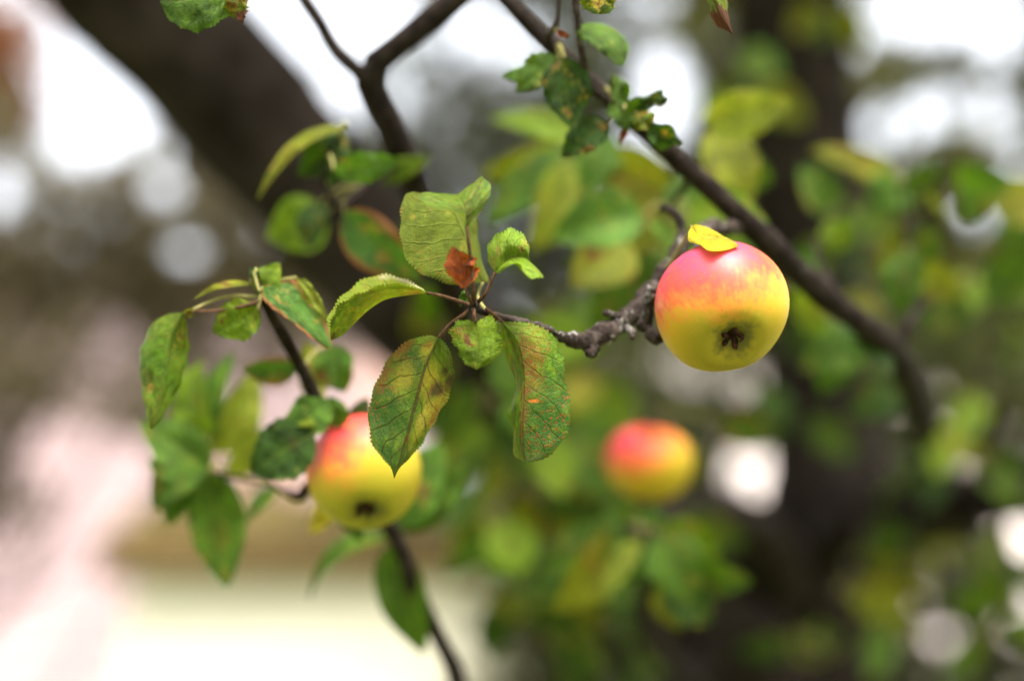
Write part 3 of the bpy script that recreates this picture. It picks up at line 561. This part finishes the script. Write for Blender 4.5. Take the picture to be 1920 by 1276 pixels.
# upper left cluster
gleaf('Ub', (652, 236), (482, 378), 58, .775, 'olive', roll=50, fold=.45, curl=.12, nu=30)
gleaf('Ub', (640, 250), (560, 330), 84, .79, 'deep', roll=-20)
gleaf('Ub', (612, 350), (640, 232), 60, .79, 'deep', roll=25)
gleaf('Ub', (626, 318), (748, 300), 62, .75, 'fresh', roll=22, fold=.1, nu=60, teeth=24, dz=.005)
gleaf('Ub', (700, 330), (806, 296), 48, .86, 'lime', roll=20)
gleaf('Ub', (612, 400), (500, 445), 118, .88, 'lime', roll=-12, fold=.1)
gleaf('Ub', (600, 380), (580, 470), 70, .85, 'deep', roll=20)
gleaf('Ub', (645, 400), (790, 525), 112, .80, 'edge', roll=16, nu=40)
# leaves hanging into the frame at the top
hero('T1', .648, [(448, -15), (400, -20, -.004), (350, 0, -.006), (300, 4)], [(440, 20), (400, 48, -.004), (355, 58, -.006), (318, 36)], [(430, -40), (380, -60), (330, -40)], 'green', 26, .0008, nu=60)
hero('T1', .645, [(440, -20), (452, 4), (457, 44)], [(425, 0, -.002), (420, 22), (440, 34)], [(455, -10), (464, 8), (462, 24)], 'scorch', 10, .0014, nu=40, wave=.003)
hero('Ms', .64, [(1120, -40), (1124, -6), (1120, 28)], [(1100, -30), (1088, -2, .004), (1104, 20)], [(1150, -30), (1156, 4, .003), (1142, 22)], 'blotch', 16, .0012, nu=50, wave=.003)
hero('T3', .622, [(1322, -110), (1332, -50), (1345, 10), (1376, 66)], [(1316, -60, .004), (1326, -10, .006), (1338, 38, .004)], [(1345, -70, .004), (1362, 0, .006), (1368, 44, .003)], 'scorch', 26, .0009, nu=70)
# main branch leaves
gleaf('M', (1058, 108), (1070, 238), 100, .70, 'deep', roll=-8, nu=60, teeth=24, fold=.15, curl=-.05)
gleaf('M', (1048, 112), (968, 172), 76, .715, 'green', roll=20, nu=50, teeth=20)
gleaf('M', (1030, 150), (940, 140), 50, .75, 'fresh', roll=20)
hero('N', .69, [(1078, 52), (1110, 62), (1145, 85), (1172, 122)], [(1082, 66, .0), (1110, 84, -.004), (1140, 108, -.004), (1160, 122, -.002)], [(1100, 45, .006), (1140, 48, .010), (1168, 68, .008), (1180, 95, .003)], 'green', 24, .0008, nu=60)
gleaf('M', (1142, 232), (1052, 296), 74, .71, 'deep', roll=20, nu=50, teeth=18)
gleaf('M', (1150, 190), (1178, 246), 66, .715, 'green', roll=-25, nu=40, teeth=16, wave=.005)
gleaf('M', (1165, 200), (1150, 138), 50, .72, 'green', roll=30, nu=40, wave=.005)
gleaf('M', (1172, 205), (1246, 168), 46, .705, 'deep', roll=48, nu=40, wave=.006)
gleaf('M', (1195, 215), (1222, 245), 50, .70, 'blotch', roll=-10, nu=40, wave=.005)
gleaf('M', (1215, 235), (1278, 268), 60, .70, 'deep', roll=30, nu=40, wave=.006, fold=.5)
gleaf('M', (1240, 200), (1238, 172), 26, .70, 'deep', roll=30, nu=30, wave=.003)
gleaf('M', (1180, 235), (1163, 272), 16, .72, 'rust', roll=20)
gleaf('Ms', (1042, 60), (1066, 68), 14, .705, 'rust', roll=20)
# softer leaves behind the main branch
gleaf('Mc', (1318, 225), (1484, 190), 104, .90, 'pale', roll=22, fold=.2)
gleaf('Mc', (1330, 240), (1400, 400), 124, .92, 'olive', roll=-20)
gleaf('Mc', (1340, 300), (1450, 340), 110, .95, 'green', roll=20)
gleaf('Mb', (1130, 300), (1275, 370), 118, .95, 'olive', roll=16)
gleaf('Mb', (1150, 260), (1090, 360), 90, .95, 'fresh', roll=10)
gleaf('Mb', (1100, 260), (920, 222), 66, 1.0, 'lime', roll=25)
gleaf('Mb', (1090, 300), (1000, 470), 124, .98, 'pale', roll=-18)
gleaf('Mb', (1080, 290), (910, 420), 100, 1.02, 'fresh', roll=20)
gleaf('Mb', (1060, 280), (900, 330), 86, 1.05, 'olive', roll=-30)
gleaf('Mb', (1290, 350), (1180, 480), 130, .95, 'olive', roll=20)
gleaf('Mb', (1300, 370), (1250, 470), 110, 1.0, 'green', roll=-20)
gleaf('Mb', (1330, 350), (1230, 400), 90, .92, 'green', roll=30)
gleaf('Mb', (1290, 400), (1110, 520), 120, 1.05, 'green', roll=0)
gleaf('Mb', (1280, 420), (1060, 500), 90, 1.08, 'deep', roll=20)
gleaf('Mb', (1400, 440), (1330, 560), 90, .95, 'fresh', roll=20)
gleaf('A3', (1350, 790), (1455, 815), 74, 1.03, 'edge', roll=12)
# cluster under the far apple
gleaf('C', (1205, 1010), (1170, 1095), 112, .99, 'fresh', roll=12)
gleaf('C', (1230, 1000), (1300, 1130), 128, .97, 'green', roll=-14, fold=.3)
gleaf('C', (1240, 985), (1350, 1040), 100, 1.0, 'lime', roll=14)
gleaf('C', (1250, 1050), (1410, 1090), 100, 1.0, 'green', roll=25)
gleaf('C', (1250, 1080), (1330, 1170), 116, 1.0, 'deep', roll=-20)
gleaf('C', (1240, 1090), (1275, 1180), 70, 1.0, 'olive', roll=15)
gleaf('C', (1170, 990), (1040, 1150), 108, 1.0, 'olive', roll=-14)
gleaf('C', (1170, 985), (1010, 1080), 90, 1.03, 'green', roll=22)
gleaf('C', (1200, 1010), (1130, 1130), 56, .97, 'pale', roll=40)
gleaf('C', (1190, 985), (1130, 950), 80, 1.0, 'green', roll=10)
gleaf('C', (1220, 990), (1230, 950), 60, 1.0, 'fresh', roll=-20)
# right-hand leaves
for (a, b, w, d, m, rl, k) in [((1690, 340), (1640, 400), 96, 1.05, 'fresh', 10, 'X'), ((1700, 420), (1750, 520), 90, 1.05, 'green', 20, 'X'), ((1700, 430), (1640, 520), 84, 1.05, 'olive', -20, 'X'),
     ((1690, 345), (1520, 280), 66, 1.08, 'olive', 20, 'X'), ((1560, 400), (1500, 310), 90, 1.08, 'green', 10, 'X2'), ((1555, 410), (1590, 470), 66, 1.0, 'lime', 20, 'X2'), ((1530, 470), (1470, 540), 84, 1.0, 'fresh', -20, 'X2'),
     ((1600, 600), (1540, 740), 104, 1.1, 'fresh', 10, 'M'), ((1620, 640), (1500, 690), 92, 1.1, 'green', 15, 'M'), ((1690, 720), (1590, 780), 84, 1.2, 'deep', 10, 'M'), ((1690, 345), (1770, 310), 60, 1.05, 'green', 30, 'X'),
     ((1720, 560), (1690, 610), 70, 1.05, 'fresh', 0, 'X'), ((1715, 500), (1800, 560), 80, 1.03, 'olive', 15, 'X'), ((1700, 470), (1690, 590), 90, 1.0, 'green', 30, 'X')]:
    gleaf(k, a, b, w, d, m, roll=rl)

# leafy spur twigs growing off the limbs, with leaves around them
def spur(key, start, pts, nl, mats, size=(.045, .066), seed=0, w0=16):
    r = np.random.default_rng(seed)
    wood(key, 'twig', [(*start, w0)] + [(x, y, d, max(4, w0 * (1 - .7 * (i + 1) / len(pts)))) for i, (x, y, d) in enumerate(pts)], BK_MID, 8, 24, .06, .08)
    c = LINES[key][1][:, :3]
    for k in range(nl):
        t = r.uniform(.3, 1.0); i = int(t * (len(c) - 1)); A0 = c[i]
        az = r.uniform(0, 2 * math.pi); d = np.array([math.cos(az), math.sin(az), r.uniform(-1.1, .35)]); d = nrm(d)
        A = A0 + d * r.uniform(.012, .03); B = A + nrm(d + np.array([0, 0, -.5 * r.random()])) * r.uniform(*size)
        gleaf(key, None, None, r.uniform(.032, .045), 1, mats[r.integers(0, len(mats))], roll=r.uniform(-55, 55), fold=r.uniform(.05, .45), curl=r.uniform(-.1, .15), nu=12, nv=3, pts3=(A, B), pr=.0009)
G1 = ['green', 'fresh', 'olive', 'deep', 'green', 'lime']; G2 = ['green', 'deep', 'olive', 'deep']
SP = [((1010, 900, 1.62), [(960, 820, 1.4), (900, 740, 1.2)], 9, G1), ((1060, 960, 1.32), [(980, 900, 1.25), (930, 960, 1.2)], 9, G1), ((1100, 960, 1.36), [(1010, 1060, 1.28), (930, 1120, 1.25)], 8, G1),
      ((1150, 990, 1.38), [(1050, 1150, 1.3), (1000, 1230, 1.28)], 8, G2), ((1000, 830, 1.6), [(1080, 720, 1.4), (1120, 660, 1.3)], 10, G1), ((900, 700, 1.6), [(1000, 620, 1.4), (1060, 560, 1.3)], 8, G1),
      ((1550, 800, 1.7), [(1450, 740, 1.5), (1390, 690, 1.4)], 6, G2), ((1530, 620, 1.7), [(1620, 560, 1.5), (1700, 500, 1.45)], 8, G1), ((1510, 480, 1.7), [(1600, 400, 1.5), (1640, 330, 1.45)], 7, G1),
      ((1720, 940, 1.62), [(1760, 860, 1.5), (1720, 780, 1.4)], 6, G1), ((1800, 930, 1.58), [(1860, 800, 1.5), (1880, 700, 1.5)], 7, G1), ((1850, 930, 1.55), [(1840, 1020, 1.45), (1800, 1120, 1.4)], 8, G1),
      ((1640, 960, 1.66), [(1600, 1050, 1.5), (1560, 1120, 1.4)], 8, ['olive', 'green']), ((1700, 940, 1.62), [(1700, 1060, 1.5), (1680, 1200, 1.4)], 8, ['olive', 'green', 'fresh']), ((1860, 930, 1.55), [(1900, 1080, 1.4), (1840, 1240, 1.35)], 9, ['olive', 'green', 'fresh']),
      ((1330, 1170, 1.7), [(1180, 1240, 1.5), (1080, 1260, 1.4)], 7, G2), ((1400, 1240, 1.7), [(1500, 1200, 1.5), (1560, 1240, 1.4)], 6, G2), ((1700, 430, 1.02), [(1800, 360, 1.15), (1880, 300, 1.2)], 8, G1),
      ((1720, 580, 1.0), [(1820, 520, 1.2), (1900, 480, 1.25)], 8, G1), ((1735, 800, 1.3), [(1840, 700, 1.35), (1900, 620, 1.35)], 7, G1), ((800, 600, 1.62), [(880, 480, 1.5), (900, 380, 1.4)], 5, G2),
      ((1500, 300, 1.7), [(1400, 180, 1.5), (1330, 60, 1.4)], 8, G1), ((1495, 200, 1.7), [(1540, 60, 1.6), (1600, -40, 1.5)], 5, G1), ((1300, 325, .755), [(1240, 420, .95), (1200, 540, 1.1)], 7, G1),
      ((1425, 440, .79), [(1480, 560, 1.0), (1450, 660, 1.15)], 6, G1), ((1180, 1010, 1.4), [(1300, 900, 1.4), (1350, 800, 1.4)], 4, G2), ((850, 560, 1.02), [(930, 660, 1.15), (900, 800, 1.15)], 8, G1), ((930, 760, 1.3), [(1010, 780, 1.2), (1080, 820, 1.2)], 7, G1)]
for i, (st, pt, nl, ms) in enumerate(SP): spur('sp%d' % i, st, pt, nl if pt[-1][0] < 1300 else max(3, int(nl * .7)), ms, seed=100 + i)

# the crown overhead, unseen above the frame, added to shade the limbs
r = np.random.default_rng(55); cc = []
while len(cc) < 800:
    p = np.array([r.uniform(-1.9, 2.3), r.uniform(.75, 4.2), r.uniform(1.9, 3.9)])
    if p[2] > 1.55 + .47 * p[1] + .22 and ((p[0] - .2) / 2.1) ** 2 + ((p[1] - 2.3) / 1.9) ** 2 + ((p[2] - 2.6) / 1.4) ** 2 < 1: cc.append(p)
cc = np.array(cc); pts = np.repeat(cc, 26, 0) + r.normal(size=(len(cc) * 26, 3)) * .11; pts = pts[pts[:, 2] > 1.55 + .47 * pts[:, 1] + .12]; n = len(pts)
L_ = r.uniform(.045, .07, n)[:, None]; a_ = r.normal(size=(n, 3)) + [0, 0, -.6]; a_ /= np.linalg.norm(a_, axis=1)[:, None]; s_ = np.cross(a_, r.normal(size=(n, 3))); s_ /= np.linalg.norm(s_, axis=1)[:, None]; k_ = np.cross(a_, s_)
V = np.stack([pts, pts + a_ * L_ * .45 + s_ * L_ * .32 + k_ * L_ * .1, pts + a_ * L_, pts + a_ * L_ * .45 - s_ * L_ * .32 + k_ * L_ * .1], 1).reshape(-1, 3); i_ = np.arange(n) * 4
mesh_obj('crown', V, np.concatenate([np.stack([i_, i_ + 1, i_ + 2], 1), np.stack([i_, i_ + 2, i_ + 3], 1)]), MIDG, TREE, smooth=False, kind='stuff')

# ------------------------------------------------------------------ apples
def apple_skin(name, blush, seed, shift=.08, shade_green=0.0):
    b = NB(name); tc = b.n('ShaderNodeTexCoord').outputs['Object']
    off = b.n('ShaderNodeVectorMath', operation='SCALE'); b.put(off.inputs[0], tc); off.inputs['Scale'].default_value = 33.0       # unit sphere
    p = off.outputs[0]; sp = b.n('ShaderNodeSeparateXYZ'); b.t.links.new(p, sp.inputs[0]); x, y, z = sp.outputs
    ad = b.n('ShaderNodeVectorMath', operation='ADD'); b.put(ad.inputs[0], p); ad.inputs[1].default_value = (seed, seed * 2.1, 0); pp = ad.outputs[0]
    ang = b.math('ARCTAN2', y, x)
    st = b.n('ShaderNodeCombineXYZ'); b.put(st.inputs[0], b.math('MULTIPLY', b.math('SINE', ang), 3)); b.put(st.inputs[1], b.math('MULTIPLY', b.math('COSINE', ang), 3)); b.put(st.inputs[2], b.math('MULTIPLY', z, .5))
    streak = b.noise(st.outputs[0], 5, 4, .6); n1 = b.noise(pp, 1.6, 4, .55); n2 = b.noise(pp, 7, 5, .6); n3 = b.noise(pp, 22, 3)
    dt = b.n('ShaderNodeVectorMath', operation='DOT_PRODUCT'); b.put(dt.inputs[0], p); dt.inputs[1].default_value = blush
    k = b.math('ADD', b.math('ADD', dt.outputs['Value'], shift), b.math('MULTIPLY', b.math('SUBTRACT', streak, .5), .40)); k = b.math('ADD', k, b.math('MULTIPLY', b.math('SUBTRACT', n1, .5), .75)); k = b.math('ADD', k, b.math('MULTIPLY', b.math('SUBTRACT', n2, .5), .6))
    col = b.mix(b.ss(z, -1.02, -.35), (.15, .14, .009), (.40, .26, .009))
    col = b.mix(shade_green, col, (.24, .23, .012))  # duller green base, painted in for leaf shade on the second apple
    col = b.mix(b.ss(k, -.22, .42), col, (.50, .165, .022))
    col = b.mix(b.ss(k, .08, .62), col, (.47, .048, .024))
    col = b.mix(b.math('MULTIPLY', b.ss(k, .5, .95), .85), col, (.42, .028, .072))
    # lenticels and russet freckles
    vd = b.n('ShaderNodeTexVoronoi', feature='F1'); b.put(vd.inputs['Vector'], pp); vd.inputs['Scale'].default_value = 6.5
    f = b.math('MULTIPLY', b.ss(vd.outputs[0], .15, .07), b.ss(n1, .42, .62)); col = b.mix(b.math('MULTIPLY', f, .75), col, (.30, .085, .015))
    vd = b.n('ShaderNodeTexVoronoi', feature='F1'); b.put(vd.inputs['Vector'], pp); vd.inputs['Scale'].default_value = 15
    f = b.ss(vd.outputs[0], .13, .06); col = b.mix(b.math('MULTIPLY', f, .28), col, (.62, .42, .2))
    # sooty blotch around the calyx, with the cavity's shade painted into it
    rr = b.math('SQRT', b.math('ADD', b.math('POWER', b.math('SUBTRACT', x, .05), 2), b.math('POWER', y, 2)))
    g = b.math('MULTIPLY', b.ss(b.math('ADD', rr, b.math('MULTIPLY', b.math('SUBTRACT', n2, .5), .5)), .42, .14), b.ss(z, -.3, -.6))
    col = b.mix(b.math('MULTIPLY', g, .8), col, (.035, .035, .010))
    h = b.math('ADD', b.math('MULTIPLY', n3, .3), n2)
    sh = b.bsdf(col, b.math('ADD', .36, b.math('MULTIPLY', n2, .2)), .2, b.bump(h, .12, .0008), **{'Subsurface Weight': .08, 'Subsurface Scale': .004, 'Subsurface Radius': (1.0, .5, .15), 'Coat Weight': .03, 'Coat Roughness': .35})
    return b.done(sh)
M_SEPAL = bark_mat('dry_sepal', (.008, .004, .003), (.035, .014, .007), (.18, .05, .012), 500, .3, .0006)
def apple(label, cx, cy, D, diam_px, axis_tilt, axis_roll, key, stem_to, blush, squash=.90, seed=1.0, shift=.08, shade_green=0.0):
    D = D if key == 'A3' else rm(D); R = diam_px / 2 * D / F; c = P(cx, cy, D)
    t = empty('apple', c, label, 'apple', 'apples on the tree')
    # local z = towards the stem; tilt 0 upright; positive tilt turns the calyx to the camera
    nu_, nv_ = 72, 64; prof_ = []
    for i in range(nu_ + 1):
        th = math.pi * i / nu_
        r_ = math.sin(th) ** .92 * (1 + .05 * math.cos(th)); z_ = math.cos(th) * squash
        if th < .75: z_ -= .42 * (1 - th / .75) ** 1.5 * .9
        if th > math.pi - .55: z_ += .26 * (1 - (math.pi - th) / .55) ** 1.6
        prof_.append((r_, z_))
    V = []
    for r_, z_ in prof_:
        for j in range(nv_):
            a = 2 * math.pi * j / nv_
            w = 1 + .012 * math.cos(5 * a + seed) * (.35 + max(0, -z_) * 1.6) + .012 * math.sin(2 * a + seed * 3) + .008 * math.sin(3 * a + 2 * seed + z_ * 2)
            V.append((r_ * w * math.cos(a), r_ * w * math.sin(a), z_ + .02 * math.sin(a + seed) * r_))
    V = np.array(V) * R
    Fc = [(i * nv_ + j, (i + 1) * nv_ + j, (i + 1) * nv_ + (j + 1) % nv_, i * nv_ + (j + 1) % nv_) for i in range(nu_) for j in range(nv_)]
    rot = Matrix.Rotation(PITCH, 3, 'X') @ Matrix.Rotation(math.radians(axis_roll), 3, 'Y') @ Matrix.Rotation(-math.radians(axis_tilt), 3, 'X')
    def place(o):
        o.rotation_euler = rot.to_euler()
    s = R / .0303
    o = mesh_obj('fruit', V, Fc, apple_skin('apple_skin', tuple(rot.transposed() @ Matrix.Rotation(PITCH, 3, 'X') @ Vector(blush)), seed, shift, shade_green), t, origin=(0, 0, 0)); o.location = (0, 0, 0); place(o)
    zc = -squash * R + .26 * R
    for k in range(5):
        a = 2 * math.pi * k / 5 + seed; ca, sa = math.cos(a), math.sin(a)
        pts = [(.02 * R * ca, .02 * R * sa, zc + .03 * R), (.10 * R * ca, .10 * R * sa, zc - .05 * R), (.15 * R * math.cos(a + .3), .15 * R * math.sin(a + .3), zc - .13 * R), (.10 * R * math.cos(a + .5), .10 * R * math.sin(a + .5), zc - .19 * R)]
        TV, TF = tube_geo(catmull(pts, 10), np.array([.05, .06, .062, .058, .05, .045, .035, .028, .02, .01]) * R, 6, .2, .1, k)
        o = mesh_obj('sepal', np.array(TV), TF, M_SEPAL, t, origin=(0, 0, 0)); o.location = (0, 0, 0); place(o)
    # stalk from the cavity to its spur
    Rm = np.array(rot); z0 = squash * R - .40 * R
    at = attach(key, P(stem_to[0], stem_to[1], rm(stem_to[2], key)))[1]
    p0 = c + Rm @ np.array([0, 0, z0]); p1 = c + Rm @ np.array([0, 0, squash * R * 1.08])
    TV, TF = tube_geo(catmull([p0, p1, (p1 + at) / 2 + np.array([0, 0, .002]), at], 18), np.linspace(.0013, .0017, 18), 8, .06, .05, 4)
    mesh_obj('stalk', TV, TF, BK_NEAR, t)
    return t
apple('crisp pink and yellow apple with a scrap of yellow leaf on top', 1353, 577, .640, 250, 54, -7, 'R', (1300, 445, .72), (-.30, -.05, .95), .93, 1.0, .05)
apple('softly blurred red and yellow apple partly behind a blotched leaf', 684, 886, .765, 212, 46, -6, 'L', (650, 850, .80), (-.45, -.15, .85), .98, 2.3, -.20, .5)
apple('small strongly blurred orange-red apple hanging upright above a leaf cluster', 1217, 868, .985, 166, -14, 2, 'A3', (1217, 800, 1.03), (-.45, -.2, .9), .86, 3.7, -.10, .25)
